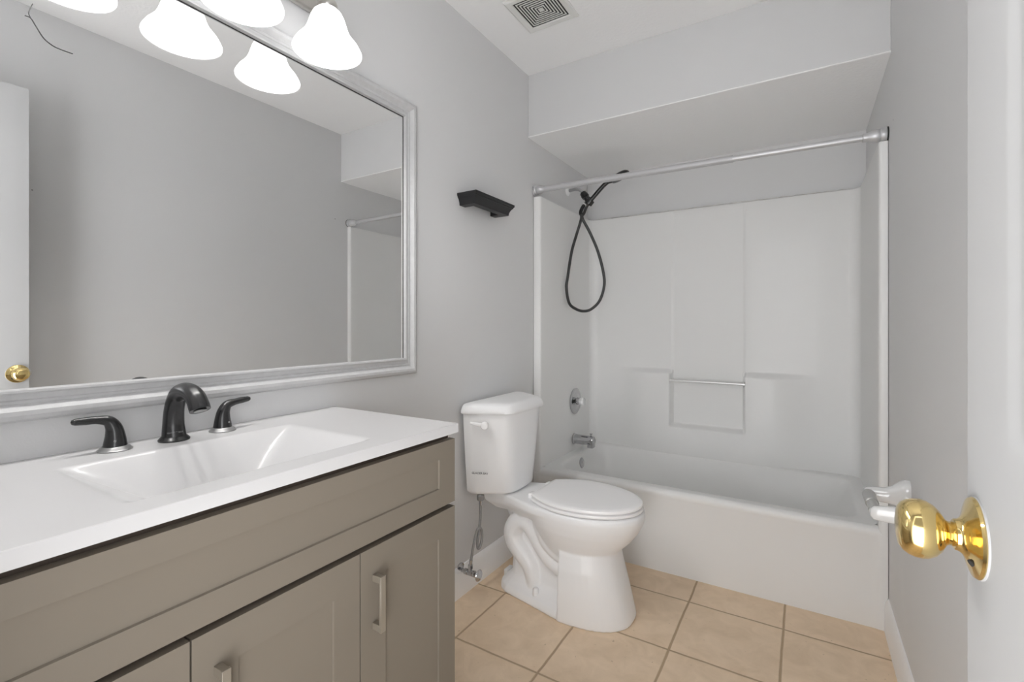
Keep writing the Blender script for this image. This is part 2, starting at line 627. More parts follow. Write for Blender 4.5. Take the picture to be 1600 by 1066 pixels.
# ------------------------------------------------------------------ vanity cabinet
CF = 0.480
VY0, VY1 = 0.040, 0.976
van = thing('vanity_cabinet', 'taupe shaker vanity cabinet with three doors under the white sink top', 'cabinet', (0.24, 0.512, 0))
mb = MB()
for y in (VY0, VY1 - 0.016):
    mb.box(0.002, 0.458, y, y + 0.016, 0.09, 0.873, 0.001, 1)
mb.box(0.002, 0.458, VY0 + 0.016, VY1 - 0.016, 0.09, 0.106)
mb.box(0.002, 0.010, VY0 + 0.016, VY1 - 0.016, 0.106, 0.76)
mb.box(0.002, 0.40, VY0 + 0.01, VY1 - 0.01, 0.0, 0.09)
obj('body', mb, M_CAB, van)
mb = MB(); mb.box(0.4575, 0.4605, VY0 + 0.004, VY1 - 0.004, 0.10, 0.872)
obj('gap_shade_sheet', mb, M_GAP_SHADE, van)['label'] = 'sheet behind the door fronts, painted dark as gap shade'
shaker = [(0.0015, -0.0042), (0.004, -0.0045)]
frontfn = lambda a, b, d: (CF + d, a, b)
mb = MB(); paneled(mb, frontfn, VY0, VY1, 0.697, 0.859, [(VY0 + 0.060, VY1 - 0.060, 0.744, 0.817)], shaker, 0.019)
obj('drawer_front', mb, M_CAB, van, 20)
gaps = [VY0, 0.352, 0.6675, VY1]
for i in range(3):
    a0 = gaps[i] + (0.0015 if i else 0)
    a1 = gaps[i + 1] - (0.0015 if i < 2 else 0)
    mb = MB()
    paneled(mb, frontfn, a0, a1, 0.115, 0.685, [(a0 + 0.068, a1 - 0.062, 0.18, 0.621)], shaker, 0.019)
    d = obj('door', mb, M_CAB, van, 20)
    hy = a0 + 0.0365
    mb = MB()
    hz0, hz1 = 0.512, 0.629
    mb.box(CF + 0.020, CF + 0.026, hy - 0.007, hy + 0.007, hz0, hz1, 0.0007, 1)
    for z in (hz0, hz1 - 0.016):
        mb.box(CF - 0.001, CF + 0.021, hy - 0.006, hy + 0.006, z + 0.0008, z + 0.0152, 0.0005, 1)
    obj('handle', mb, M_HANDLE, d)

# countertop with the moulded basin ---------------------------------
CT, CB_ = 0.8985, 0.8745
CX1 = 0.488
CY0, CY1 = 0.036, 0.981
top = thing('countertop', 'white one-piece countertop with a rectangular moulded sink basin', 'countertop', (0.245, 0.51, CB_))


def samples(lo, hi, dense, coarse=0.02, fine=0.0035, w=0.022):
    s = {lo, hi}
    x = lo
    while x < hi:
        s.add(round(x, 5)); x += coarse
    for c in dense:
        k = -w
        while k <= w:
            v = c + k
            if lo < v < hi:
                s.add(round(v, 5))
            k += fine
    out = sorted(s)
    res = [out[0]]
    for v in out[1:]:
        if v - res[-1] > 0.0008:
            res.append(v)
    res[-1] = hi
    return res


BX0, BX1, BY0, BY1, BD = 0.132, 0.428, 0.295, 0.738, 0.105


def basin_depth(x, y):
    u = [(x - BX0) / 0.085, (BX1 - x) / 0.075, (y - BY0) / 0.155, (BY1 - y) / 0.155]
    u = [max(-0.5, v) for v in u]
    k = 16.0
    m = -math.log(sum(math.exp(-k * min(v, 3)) for v in u)) / k
    # rounded lip and flat bottom
    m = 0.5 * (m + math.sqrt(m * m + 0.0016)) - 0.006
    m = max(0.0, m)
    if m > 0.0:
        t = m
        m = t if t < 0.8 else 0.8 + 0.2 * (1 - math.exp(-(t - 0.8) / 0.2))
    return BD * min(m, 1.0)


xs = samples(0.0, CX1 - 0.003, [BX0, BX1, 0.22, 0.35], 0.012)
ys = samples(CY0 + 0.003, CY1 - 0.003, [BY0, BY1, 0.45, 0.58], 0.012)
mb = MB()
mb.grid([[(x, y, CT - basin_depth(x, y)) for y in ys] for x in xs])
# edge: a rounded arris, the face and the underside
rim = [(0.0, 0.0), (0.0021, -0.0009), (0.003, -0.003)]
x0_, x1_, y0_, y1_ = 0.0, CX1 - 0.003, CY0 + 0.003, CY1 - 0.003


def rim_pts(o, z, xb=0.0):
    return [(xb, y0_ - o, z), (x1_ + o, y0_ - o, z), (x1_ + o, y1_ + o, z), (xb, y1_ + o, z)]


mb.loft([rim_pts(o, CT + z) for o, z in rim] + [rim_pts(0.003, CB_ + 0.001), rim_pts(0.002, CB_), rim_pts(-0.02, CB_)], cap0=False, cap1=False)
obj('sink_top', mb, M_TOP, top, 40)
mb = MB()
bz = CT - basin_depth(0.28, 0.515)
mb.lathe([(0, 0.0005), (0.022, 0.0005), (0.0225, 0.002), (0.019, 0.003), (0.017, 0.0015), (0.0, 0.0015)], axis_mat((0.28, 0.515, bz), (0, 0, 1)), 24)
obj('drain', mb, M_CHROME, top)

# faucet ------------------------------------------------------------
FY = 0.507
fau = thing('faucet', 'black three-piece faucet with arched spout and two levers behind the sink basin', 'faucet', (0.066, FY, CT))
path = spline([(0.066, FY, CT + 0.004), (0.063, FY, CT + 0.035), (0.067, FY, CT + 0.070), (0.083, FY, CT + 0.100), (0.108, FY, CT + 0.111), (0.136, FY, CT + 0.111), (0.160, FY, CT + 0.101), (0.174, FY, CT + 0.085), (0.179, FY, CT + 0.076)], 8)
rad = lerp_list([0.0235, 0.0205, 0.0190, 0.0182, 0.0180, 0.0182, 0.0188, 0.0195, 0.0195], len(path))
mb = MB(); mb.tube(path, rad, 28)
sp = obj('spout', mb, M_BLACK, fau, 50)
mb = MB()
mb.lathe([(0, 0), (0.0295, 0), (0.030, 0.003), (0.0275, 0.006), (0.026, 0.0075), (0.024, 0.010), (0, 0.010)], axis_mat((0.066, FY, CT), (0, 0, 1)), 40)
obj('base_flange', mb, M_BLACK, sp)
mb = MB(); mb.lathe([(0, 0), (0.012, 0), (0.012, 0.002), (0, 0.002)], axis_mat((0.1792, FY, CT + 0.0757), (0.3, 0, -0.95)), 20)
obj('aerator', mb, M_RING, sp)


def text_mesh(body_txt, size, mat4, ext=0.0004):
    cu = bpy.data.curves.new('txt', 'FONT')
    cu.body = body_txt
    cu.size = size
    cu.extrude = ext
    cu.align_x = 'CENTER'
    cu.align_y = 'CENTER'
    to = bpy.data.objects.new('txt', cu)
    COL.objects.link(to)
    bpy.context.view_layer.update()
    dg = bpy.context.evaluated_depsgraph_get()
    me = bpy.data.meshes.new_from_object(to.evaluated_get(dg))
    bpy.data.objects.remove(to)
    bm = bmesh.new()
    bm.from_mesh(me)
    bpy.data.meshes.remove(me)
    bmesh.ops.transform(bm, matrix=mat4, verts=bm.verts)
    return bm


def frame_mat(origin, ex, ey):
    ex = Vector(ex).normalized(); ey = Vector(ey)
    ey = (ey - ey.dot(ex) * ex).normalized()
    ez = ex.cross(ey)
    m = Matrix((ex, ey, ez)).transposed().to_4x4()
    m.translation = Vector(origin)
    return m


def lever(y, dy_tip, label, phi=0.0):
    x = 0.058
    s = 1 if dy_tip > 0 else -1
    L = abs(dy_tip)
    path = spline([(x, y, CT + 0.007), (x, y, CT + 0.030), (x, y + s * 0.003, CT + 0.048), (x, y + s * 0.012, CT + 0.061), (x, y + s * 0.03, CT + 0.0655), (x, y + s * L * 0.75, CT + 0.0665 + phi * 0.6), (x, y + s * L, CT + 0.067 + phi)], 7)
    rad = lerp_list([0.0205, 0.0165, 0.0135, 0.0105, 0.0078, 0.0078, 0.0065], len(path))
    mb = MB(); mb.tube(path, rad, 20)
    mb.lathe([(0, -0.0065), (0.0045, -0.0047), (0.0065, 0), (0.0045, 0.0047), (0, 0.0065)], axis_mat(path[-1], (0, s, 0)), 14)
    h = obj('lever_handle', mb, M_BLACK, fau, 50)
    h['label'] = label
    mb = MB()
    mb.lathe([(0, 0), (0.0285, 0), (0.029, 0.002), (0.026, 0.0045), (0.0245, 0.007), (0.022, 0.009), (0, 0.009)], axis_mat((x, y, CT), (0, 0, 1)), 36)
    obj('base_ring', mb, M_RING, h)['label'] = 'worn grey metal ring'
    mb = MB()
    mb.lathe([(0, 0), (0.0022, 0), (0.0022, 0.001), (0, 0.001)], axis_mat((x + 0.0165, y + s * 0.006, CT + 0.021), (1, 0, 0.15)), 10)
    obj('set_screw', mb, M_RING, h)
    return h


lever(0.404, -0.063, 'black lever handle left of the spout, pointing left')
lever(0.614, 0.061, 'black lever handle right of the spout, pointing toward the toilet', 0.0015)
bm = text_mesh('GLACIER BAY', 0.0048, frame_mat((0.0848, FY - 0.006, CT + 0.020), (0.25, 1, 0), (-0.1, 0, 1)))
o = obj('printed_logo', bm, M_INKL, sp); o['label'] = 'small worn pale lettering'

# ------------------------------------------------------------------ mirror
MY0, MY1, MZ0, MZ1 = 0.085, 1.330, 0.972, 1.972
mir = thing('wall_mirror', 'large wall mirror in a thick white frame above the sink', 'mirror', (0, (MY0 + MY1) / 2, MZ0))
FWD = 0.062
prof = [(0.0, 0.0), (0.0, 0.019), (0.002, 0.0225), (0.006, 0.023), (0.0085, 0.021), (0.0095, 0.017), (0.020, 0.0145), (0.022, 0.017), (0.026, 0.018), (0.028, 0.0165), (0.032, 0.019), (0.040, 0.0265), (0.048, 0.0275), (0.056, 0.024), (0.060, 0.017), (0.062, 0.010), (0.062, -0.0)]
rings = []
for w, dpt in prof:
    o_ = FWD - w
    rings.append([(0.001 + dpt, MY0 + o_, MZ0 + o_), (0.001 + dpt, MY1 - o_, MZ0 + o_), (0.001 + dpt, MY1 - o_, MZ1 - o_), (0.001 + dpt, MY0 + o_, MZ1 - o_)])
mb = MB(); mb.loft(rings, cap0=False, cap1=False)
obj('frame', mb, M_FRAME, mir, 30)
mb = MB(); mb.box(0.002, MIR, MY0 + FWD - 0.005, MY1 - FWD + 0.005, MZ0 + FWD - 0.005, MZ1 - FWD + 0.005)
gl = obj('mirror_glass', mb, M_MIRROR, mir)
mb = MB()
for w in (0,):
    g = 0.0022
    mb.box(MIR - 0.001, MIR + 0.0012, MY1 - FWD - g, MY1 - FWD + 0.001, MZ0 + FWD, MZ1 - FWD)
    mb.box(MIR - 0.001, MIR + 0.0012, MY0 + FWD, MY1 - FWD, MZ1 - FWD - g, MZ1 - FWD + 0.001)
obj('painted_shadow_strip', mb, M_DARK, mir)['label'] = 'painted shadow line between glass and frame'  # dark strips paint the shadow where glass meets frame


def on_mirror(u, v):
    t = (u - 800) / 744.13
    s_, c_ = math.sin(0.55), math.cos(0.55)
    rx, ry, rz = -s_ + t * c_, c_ + t * s_, (508.65 - v) / 744.13
    k = (MIR + 0.0006 - 1.2526) / rx
    return (MIR + 0.0006, k * ry, 1.1518 + k * rz)



# ------------------------------------------------------------------ vanity light
LX = 0.150
LYS = (0.145, 0.377, 0.609, 0.841)
LZ = 1.893           # lower rim of the shades
vl = thing('vanity_light', 'vanity light bar with frosted glass bell shades above the mirror', 'light fixture', (0, 0.49, 2.06))
mb = MB(); mb.box(0.0005, 0.022, 0.06, 0.92, 2.075, 2.155, 0.008, 3)
obj('back_plate', mb, M_NICKEL, vl)
shade_prof = [(0.0885, 0.0), (0.0890, 0.003), (0.086, 0.010), (0.079, 0.022), (0.069, 0.034), (0.060, 0.046), (0.0535, 0.060), (0.0485, 0.076), (0.0435, 0.092), (0.037, 0.105), (0.028, 0.114), (0.020, 0.118)]
inner = [(max(0.004, r - 0.0035), h - (0.003 if h > 0.09 else 0.0)) for r, h in reversed(shade_prof)]
first = None
for ly in LYS:
    c = (LX, ly, LZ)
    mb = MB()
    mb.tube(spline([(0.018, ly, 2.115), (0.055, ly, 2.120), (0.100, ly, 2.118), (0.135, ly, 2.098), (LX, ly, 2.060), (LX, ly, 2.035)], 6), 0.0075, 14)
    arm = obj('arm', mb, M_NICKEL, vl)
    if first is None:
        mb = MB(); mb.lathe([(0.0, 0.112), (0.0225, 0.112), (0.026, 0.118), (0.026, 0.128), (0.021, 0.140), (0.010, 0.146), (0, 0.146)], axis_mat(c, (0, 0, 1)), 28)
        cup = obj('socket_cup', mb, M_NICKEL, vl)
        mb = MB()
        n = 48
        prof_all = shade_prof + inner
        rings = [[(c[0] + r * math.cos(2 * math.pi * k / n), c[1] + r * math.sin(2 * math.pi * k / n), c[2] + h) for k in range(n)] for r, h in prof_all]
        rings.append(rings[0])
        mb.loft(rings, cap0=False, cap1=False)
        shd = obj('lamp_shade', mb, M_SHADE, vl, 60)
        mb = MB(); mb.lathe([(0, -0.034), (0.014, -0.031), (0.025, -0.022), (0.030, -0.008), (0.029, 0.006), (0.022, 0.022), (0.015, 0.036), (0.013, 0.052), (0, 0.052)], axis_mat((c[0], c[1], c[2] + 0.056), (0, 0, 1)), 24)
        blb = obj('light_bulb', mb, M_BULB, shd, 60)
        first = (ly, cup, shd, blb)
    else:
        dy = ly - first[0]
        c2 = first[1].copy(); c2.location.y += dy; COL.objects.link(c2)
        s2 = first[2].copy(); s2.location.y += dy; COL.objects.link(s2)
        b2 = first[3].copy(); b2.parent = s2; COL.objects.link(b2)

# ------------------------------------------------------------------ black wall shelf
shf = thing('wall_shelf', 'small black crown-moulding ledge shelf on the left wall above the toilet', 'shelf', (0.0, 1.75, 1.66))
SY0, SY1, SZ = 1.597, 1.903, 1.709
sprof = [(0.100, 0.0), (0.100, -0.006), (0.096, -0.009), (0.0955, -0.013), (0.091, -0.016), (0.086, -0.022), (0.082, -0.030), (0.079, -0.038), (0.0785, -0.046)]
rings = []
for d, z in sprof:
    o_ = 0.100 - d
    rings.append([(0.0005, SY0 + o_ * 0.8, SZ + z), (d, SY0 + o_ * 0.8, SZ + z), (d, SY1 - o_ * 0.8, SZ + z), (0.0005, SY1 - o_ * 0.8, SZ + z)])
ib = []
for z in (-0.046, -0.001):
    ib.append([(0.0005, SY0 + 0.055, SZ + z), (0.047, SY0 + 0.055, SZ + z), (0.047, SY1 - 0.055, SZ + z), (0.0005, SY1 - 0.055, SZ + z)])
mb = MB(); mb.loft(rings + ib, cap0=False, cap1=False, closed=False)
obj('moulding', mb, M_SHELF, shf, 15)
mb = MB(); mb.box(0.0005, 0.1012, SY0 - 0.001, SY1 + 0.001, SZ, SZ + 0.0035, 0.001, 1)
obj('shelf_board', mb, M_SHELF, shf)

# ------------------------------------------------------------------ bathtub with one-piece surround
tub = thing('bathtub', 'white one-piece fibreglass bathtub with moulded surround walls across the back', 'bathtub', (W / 2, 2.64, 0))
XL, XR, YI = 0.045, 1.494, 2.980
FR = 0.05
path = []           # (x, y, nx, ny, kind)
path += [(0.002, YT + 0.004, 0, -1), (0.004, YT, 0, -1), (0.012, YT - 0.001, 0, -1), (0.03, YT, 0, -1), (0.039, YT + 0.001, 0.3, -1), (0.0435, YT + 0.0045, 0.8, -0.6), (XL, YT + 0.012, 1, 0)]
for y in (2.32, 2.40, 2.50, 2.60, 2.70, 2.80, 2.86):
    path.append((XL, y, 1, 0))
for k in range(0, 13):
    a = math.pi - k / 12 * math.pi / 2
    path.append((XL + FR + FR * math.cos(a), YI - FR + FR * math.sin(a), -math.cos(a), -math.sin(a)))
for x in samples(XL + FR + 0.008, XR - FR - 0.008, [0.569, 0.968], 0.022, 0.0025, 0.024):
    path.append((x, YI, 0, -1))
for k in range(0, 13):
    a = math.pi / 2 - k / 12 * math.pi / 2
    path.append((XR - FR + FR * math.cos(a), YI - FR + FR * math.sin(a), -math.cos(a), -math.sin(a)))
for y in (2.86, 2.80, 2.70, 2.60, 2.50, 2.40, 2.32):
    path.append((XR, y, -1, 0))
path += [(XR, YT + 0.012, -1, 0), (XR + 0.0015, YT + 0.0045, -0.8, -0.6), (XR + 0.006, YT + 0.001, -0.3, -1), (XR + 0.012, YT, 0, -1), (1.518, YT - 0.001, 0, -1), (1.5215, YT, 0, -1), (1.523, YT + 0.004, 0, -1)]

NX0, NX1, NZ = 0.569, 0.966, 0.552


def back_bulge(x, z):
    e = 0.010
    inside = smooth(NX0 - e, NX0 + e, x) * (1 - smooth(NX1 - e, NX1 + e, x))
    low = 1 - smooth(0.858, 0.892, z)
    # the two flanking blocks swell out of the wall and their tops round off
    wide = smooth(0.22, 0.42, x) * (1 - smooth(1.10, 1.32, x))
    cr = 1.0
    for cx, s in ((NX0, -1), (NX1, 1)):
        # rounded upper inner corner of each block
        dx = (cx - x) * (1 if s < 0 else -1)
        if 0 <= dx < 0.05 and z > 0.84:
            cr = min(cr, 1 - smooth(0.0, 0.02, math.hypot(0.05 - dx, max(0, z - 0.838)) - 0.048))
    b = 0.050 * wide * low * cr
    nz = smooth(NZ - 0.012, NZ + 0.012, z)
    b *= 1 - inside * nz
    b -= 0.0055 * inside * nz
    return b


zs = samples(0.362, ST - 0.004, [NZ, 0.875, 0.845], 0.03, 0.004, 0.03)
rows = []
flare = lambda z: 0.030 * (1 - smooth(0.362, 0.44, z)) ** 2       # flows out into the rim deck
for z in zs:
    row = []
    for (x, y, nx, ny) in path:
        if y > YI - 0.001 and z < 1.84:
            row.append((x, y - back_bulge(x, z), z))
        elif y > YT + 0.03:
            l = math.hypot(nx, ny) or 1
            row.append((x, y, z))
        else:
            row.append((x, y, z))
    rows.append(row)
# rolled top lip back to the walls
for dz, f in ((0.001, 0.12), (0.0025, 0.3), (0.0035, 0.6), (0.004, 1.0)):
    row = []
    for (x, y, nx, ny) in path:
        l = math.hypot(nx, ny) or 1
        wx = 0.044 if y > YT + 0.02 else 0.0
        px, py = x - nx / l * wx * f, y - ny / l * wx * f + (0.015 * f if wx == 0 else 0)
        row.append((min(max(px, 0.001), W - 0.001), min(py, YB - 0.001), ST - 0.004 + dz))
    rows.append(row)
mb = MB(); mb.grid(rows)
obj('surround', mb, M_TUB, tub, 50)

# tub basin
def rrect(x0, x1, y0, y1, r, n=10):
    pts = []
    for cx, cy, a0 in ((x1 - r, y1 - r, 0), (x0 + r, y1 - r, 90), (x0 + r, y0 + r, 180), (x1 - r, y0 + r, 270)):
        for k in range(n + 1):
            a = math.radians(a0 + 90 * k / n)
            pts.append((cx + r * math.cos(a), cy + r * math.sin(a)))
    return pts


def deckz(x, y):
    """front rim is level; deck along the back and ends is a little higher."""
    return RIM + 0.0


defs = [  # x0, x1, y0, y1, r, z
    (0.040, 1.500, YT + 0.020, 2.985, 0.050, RIM - 0.0005),
    (0.075, 1.470, YT + 0.040, 2.950, 0.060, RIM),
    (0.098, 1.452, YT + 0.062, 2.932, 0.085, RIM - 0.001),
    (0.106, 1.444, YT + 0.072, 2.927, 0.090, RIM - 0.006),
    (0.112, 1.436, YT + 0.079, 2.922, 0.095, RIM - 0.018),
    (0.122, 1.410, YT + 0.092, 2.905, 0.105, RIM - 0.070),
    (0.140, 1.350, YT + 0.110, 2.885, 0.120, RIM - 0.180),
    (0.160, 1.290, YT + 0.128, 2.868, 0.130, RIM - 0.250),
    (0.190, 1.250, YT + 0.150, 2.845, 0.130, RIM - 0.282),
    (0.240, 1.200, YT + 0.190, 2.805, 0.120, RIM - 0.290),
]
rings = [[(p[0], p[1], z) for p in rrect(x0, x1, y0, y1, r)] for x0, x1, y0, y1, r, z in defs]
mb = MB(); mb.loft(rings, cap0=False, cap1=True)
# apron with a rounded front rim
ap = [(YT + 0.030, RIM - 0.0005), (YT + 0.018, RIM - 0.001), (YT + 0.008, RIM - 0.005), (YT + 0.002, RIM - 0.013), (YT, RIM - 0.024), (YT + 0.002, RIM - 0.036), (YT + 0.006, RIM - 0.046), (YT + 0.0075, 0.20), (YT + 0.008, 0.09), (YT + 0.004, 0.045), (YT + 0.003, 0.0)]
xsA = [0.002, 0.03, 0.042, 0.05, 0.5, 1.0, 1.47, 1.484, 1.492, 1.498, 1.510, 1.522]
rows = []
for y, z in ap:
    row = []
    for x in xsA:
        edge = max(1 - smooth(0.036, 0.052, x), smooth(1.482, 1.498, x))
        yy = y - (y - (YT + 0.0)) * edge if z < RIM - 0.03 else y
        row.append((x, yy, z))
    rows.append(row)
mb.grid(rows)
# deck corners between basin ring and surround
mb.box(0.002, XL, YT + 0.028, YB - 0.002, RIM - 0.03, RIM - 0.0008)
mb.box(XR, W - 0.002, YT + 0.028, YB - 0.002, RIM - 0.03, RIM - 0.0008)
mb.box(0.002, W - 0.002, YI - 0.02, YB - 0.002, RIM - 0.03, RIM - 0.0008)
mb.box(0.002, W - 0.002, YT + 0.016, YT + 0.034, RIM - 0.03, RIM - 0.0012)
obj('tub_basin', mb, M_TUB, tub, 45)
mb = MB(); mb.lathe([(0, 0), (0.0065, 0), (0.0065, NX1 - NX0 + 0.03), (0, NX1 - NX0 + 0.03)], axis_mat((NX0 - 0.015, YI - 0.040, 0.822), (1, 0, 0)), 16)
for x in (NX0 - 0.004, NX1 - 0.001):
    mb.lathe([(0, 0), (0.012, 0), (0.012, 0.005), (0, 0.005)], axis_mat((x, YI - 0.040, 0.822), (1, 0, 0)), 18)
obj('grab_bar', mb, M_BAR, tub)['label'] = 'thin chrome bar across the niche'
mb = MB()
mb.lathe([(0, 0), (0.030, 0), (0.031, 0.003), (0.027, 0.006), (0.008, 0.008), (0.0065, 0.0095), (0, 0.0095)], axis_mat((0.118, 2.645, 0.330), (1, 0, 0.12)), 32)
obj('overflow_plate', mb, M_CHROME, tub)['label'] = 'round chrome overflow plate'
mb = MB()
random.seed(5)
cp = []
x = XL + 0.03
while x < XR - 0.02:
    cp.append((x, YI - 0.001 + random.uniform(-0.001, 0.001), ST + random.uniform(-0.001, 0.0025)))
    x += 0.02
mb.tube(cp, [0.0012 + random.uniform(0, 0.002) for _ in cp], 8)
obj('caulk_line', mb, M_CAULK, tub)['label'] = 'ragged stained caulk line'

# ------------------------------------------------------------------ tub fittings on the left end
sv = thing('shower_valve', 'round chrome shower valve with clear knob on the tub end wall', 'shower valve', (XL, 2.715, 0.685))
vm = axis_mat((XL, 2.715, 0.685), (1, 0, 0))
mb = MB(); mb.lathe([(0, 0), (0.079, 0), (0.080, 0.004), (0.074, 0.008), (0.064, 0.010), (0.060, 0.0085), (0.050, 0.010), (0.030, 0.013), (0.022, 0.016), (0.020, 0.030), (0, 0.030)], vm, 44)
obj('escutcheon', mb, M_CHROME, sv)
mb = MB(); mb.lathe([(0, 0.026), (0.017, 0.026), (0.020, 0.030), (0.026, 0.040), (0.027, 0.052), (0.024, 0.060), (0.014, 0.064), (0, 0.064)], vm, 10)
obj('valve_knob', mb, M_CLEAR, sv, 20)['label'] = 'faceted clear knob'
mb = MB(); mb.box(XL + 0.006, XL + 0.016, 2.655, 2.690, 0.680, 0.698, 0.002)
obj('stop_tab', mb, M_DARK, sv)
ts = thing('tub_spout', 'chrome tub filler spout with diverter pin below the shower valve', 'tub spout', (XL, 2.70, 0.455))
tm = axis_mat((XL, 2.70, 0.455), (1, 0, 0))
mb = MB()
mb.lathe([(0, 0), (0.034, 0), (0.034, 0.006), (0.029, 0.010), (0.028, 0.09), (0.028, 0.120), (0.026, 0.129), (0.018, 0.134), (0, 0.134)], tm, 28)
mb.box(XL + 0.094, XL + 0.131, 2.70 - 0.022, 2.70 + 0.022, 0.455 - 0.042, 0.455 - 0.005, 0.006, 2)
obj('spout_body', mb, M_CHROME, ts)
mb = MB(); mb.lathe([(0, 0), (0.004, 0), (0.004, 0.012), (0.008, 0.013), (0.008, 0.017), (0, 0.018)], axis_mat((XL + 0.112, 2.70, 0.455 + 0.026), (0, 0, 1)), 14)
obj('diverter_pin', mb, M_CHROME, ts)

# ------------------------------------------------------------------ shower rod
RY, RZ = 2.275, 1.886
rod = thing('shower_rod', 'satin silver tension shower rod spanning the tub alcove', 'shower rod', (W / 2, RY, RZ - 0.03))
mb = MB(); mb.lathe([(0, 0), (0.0155, 0), (0.0155, 0.93), (0.0162, 0.932), (0.0162, 0.938), (0, 0.938)], axis_mat((0.05, RY, RZ), (1, 0, -0.008)), 20)
obj('outer_tube', mb, M_SATIN, rod)
mb = MB(); mb.lathe([(0, 0), (0.0125, 0), (0.0125, 0.52), (0, 0.52)], axis_mat((0.97, RY, RZ - 0.0074), (1, 0, -0.008)), 20)
obj('inner_tube', mb, M_SATIN, rod)
capp = [(0, 0), (0.027, 0), (0.0285, 0.004), (0.0285, 0.014), (0.0265, 0.018), (0.023, 0.0195), (0.0235, 0.022), (0.0245, 0.028), (0.023, 0.040), (0.020, 0.048), (0.0165, 0.055), (0.0165, 0.066), (0.0125, 0.068), (0, 0.068)]
mb = MB(); mb.lathe(capp, axis_mat((0.001, RY, RZ), (1, 0, 0)), 30); obj('end_cap', mb, M_SATIN, rod)
mb = MB(); mb.lathe([(r, h * 1.12) for r, h in capp], axis_mat((W - 0.004, RY, RZ - 0.0117), (-1, 0, 0)), 30); obj('end_cap', mb, M_SATIN, rod)
mb = MB(); mb.lathe([(0, 0), (0.028, 0), (0.028, 0.005), (0, 0.005)], axis_mat((W - 0.0002, RY, RZ - 0.0117), (-1, 0, 0)), 30); obj('rubber_pad', mb, M_DARK, rod)

# ------------------------------------------------------------------ shower arm and handheld shower
AY = 2.700
hs = thing('handheld_shower', 'black handheld shower on a chrome wall arm with a long grey hose looping down', 'shower head', (0.0, AY, 1.985))
mb = MB(); mb.lathe([(0, 0), (0.030, 0), (0.029, 0.004), (0.018, 0.010), (0.011, 0.013), (0, 0.013)], axis_mat((0.0005, AY, 1.985), (1, 0, 0)), 28)
obj('wall_flange', mb, M_TRIM, hs)
mb = MB(); mb.tube(spline([(0.006, AY, 1.985), (0.045, AY, 1.988), (0.075, AY, 1.984), (0.097, AY, 1.968), (0.112, AY, 1.948)], 6), 0.0095, 16)
obj('arm_pipe', mb, M_CHROME, hs)
mb = MB()
d0 = Vector((0.6, 0, -0.8)).normalized()
mb.lathe([(0, 0), (0.017, 0), (0.020, 0.004), (0.020, 0.016), (0.023, 0.018), (0.023, 0.036), (0.018, 0.039), (0.018, 0.052), (0.021, 0.055), (0.021, 0.076), (0.014, 0.081), (0, 0.081)], axis_mat((0.102, AY, 1.960), d0), 20)
mb.lathe([(0, 0), (0.021, 0), (0.0235, 0.003), (0.0235, 0.030), (0.020, 0.033), (0, 0.033)], axis_mat((0.139, AY - 0.004, 1.884), (0.66, 0, 0.75)), 22)
obj('bracket', mb, M_BLACK, hs)
mb = MB()
hp = spline([(0.141, AY - 0.004, 1.888), (0.163, AY - 0.004, 1.912), (0.200, AY - 0.004, 1.948), (0.235, AY - 0.004, 1.980), (0.262, AY - 0.004, 2.000), (0.290, AY - 0.004, 2.008)], 6)
mb.tube(hp, lerp_list([0.0115, 0.0125, 0.0130, 0.0125, 0.0135, 0.0170], len(hp)), 18)
obj('shower_handle', mb, M_BLACK, hs)
mb = MB()
hd = Vector((0.42, -0.30, -0.86)).normalized()
ctr = Vector((0.335, AY + 0.006, 2.024))
mb.lathe([(0, -0.020), (0.026, -0.019), (0.046, -0.012), (0.056, -0.003), (0.058, 0.004), (0.055, 0.009), (0.048, 0.011), (0, 0.011)], axis_mat(ctr, (0.44, 0.13, -0.885)), 32)
obj('shower_head', mb, M_BLACK, hs)
hose = spline([(0.150, AY - 0.006, 1.896), (0.132, AY - 0.01, 1.868), (0.120, AY - 0.02, 1.830), (0.113, AY - 0.03, 1.800), (0.150, AY - 0.005, 1.715),
               (0.192, AY + 0.02, 1.600), (0.222, AY + 0.035, 1.470), (0.226, AY + 0.035, 1.385), (0.203, AY + 0.02, 1.300), (0.160, AY - 0.005, 1.250), (0.120, AY - 0.03, 1.238),
               (0.090, AY - 0.071, 1.250), (0.064, AY - 0.112, 1.285), (0.062, AY - 0.146, 1.372), (0.065, AY - 0.132, 1.445), (0.071, AY - 0.093, 1.588), (0.086, AY - 0.060, 1.690), (0.105, AY - 0.05, 1.760),
               (0.113, AY - 0.044, 1.800), (0.108, AY - 0.042, 1.835), (0.118, AY - 0.03, 1.868), (0.128, AY - 0.015, 1.890)], 8)
mb = MB(); mb.tube(hose, 0.0085, 12)
obj('hose', mb, M_HOSE, hs, 60)
mb = MB(); mb.tube(hose[-21:-6], 0.0110, 14); obj('hose_sleeve', mb, M_BLACK, hs)
mb = MB(); mb.lathe([(0, 0), (0.0130, 0), (0.0130, 0.006), (0, 0.006)], axis_mat(hose[-6], Vector(hose[-1]) - Vector(hose[-6])), 18)
obj('hose_collar', mb, M_TRIM, hs)['label'] = 'white washer ring'

# ------------------------------------------------------------------ toilet
TY = 1.825
toi = thing('toilet', 'white two-piece toilet with closed lid between vanity and bathtub', 'toilet', (0.38, TY, 0))


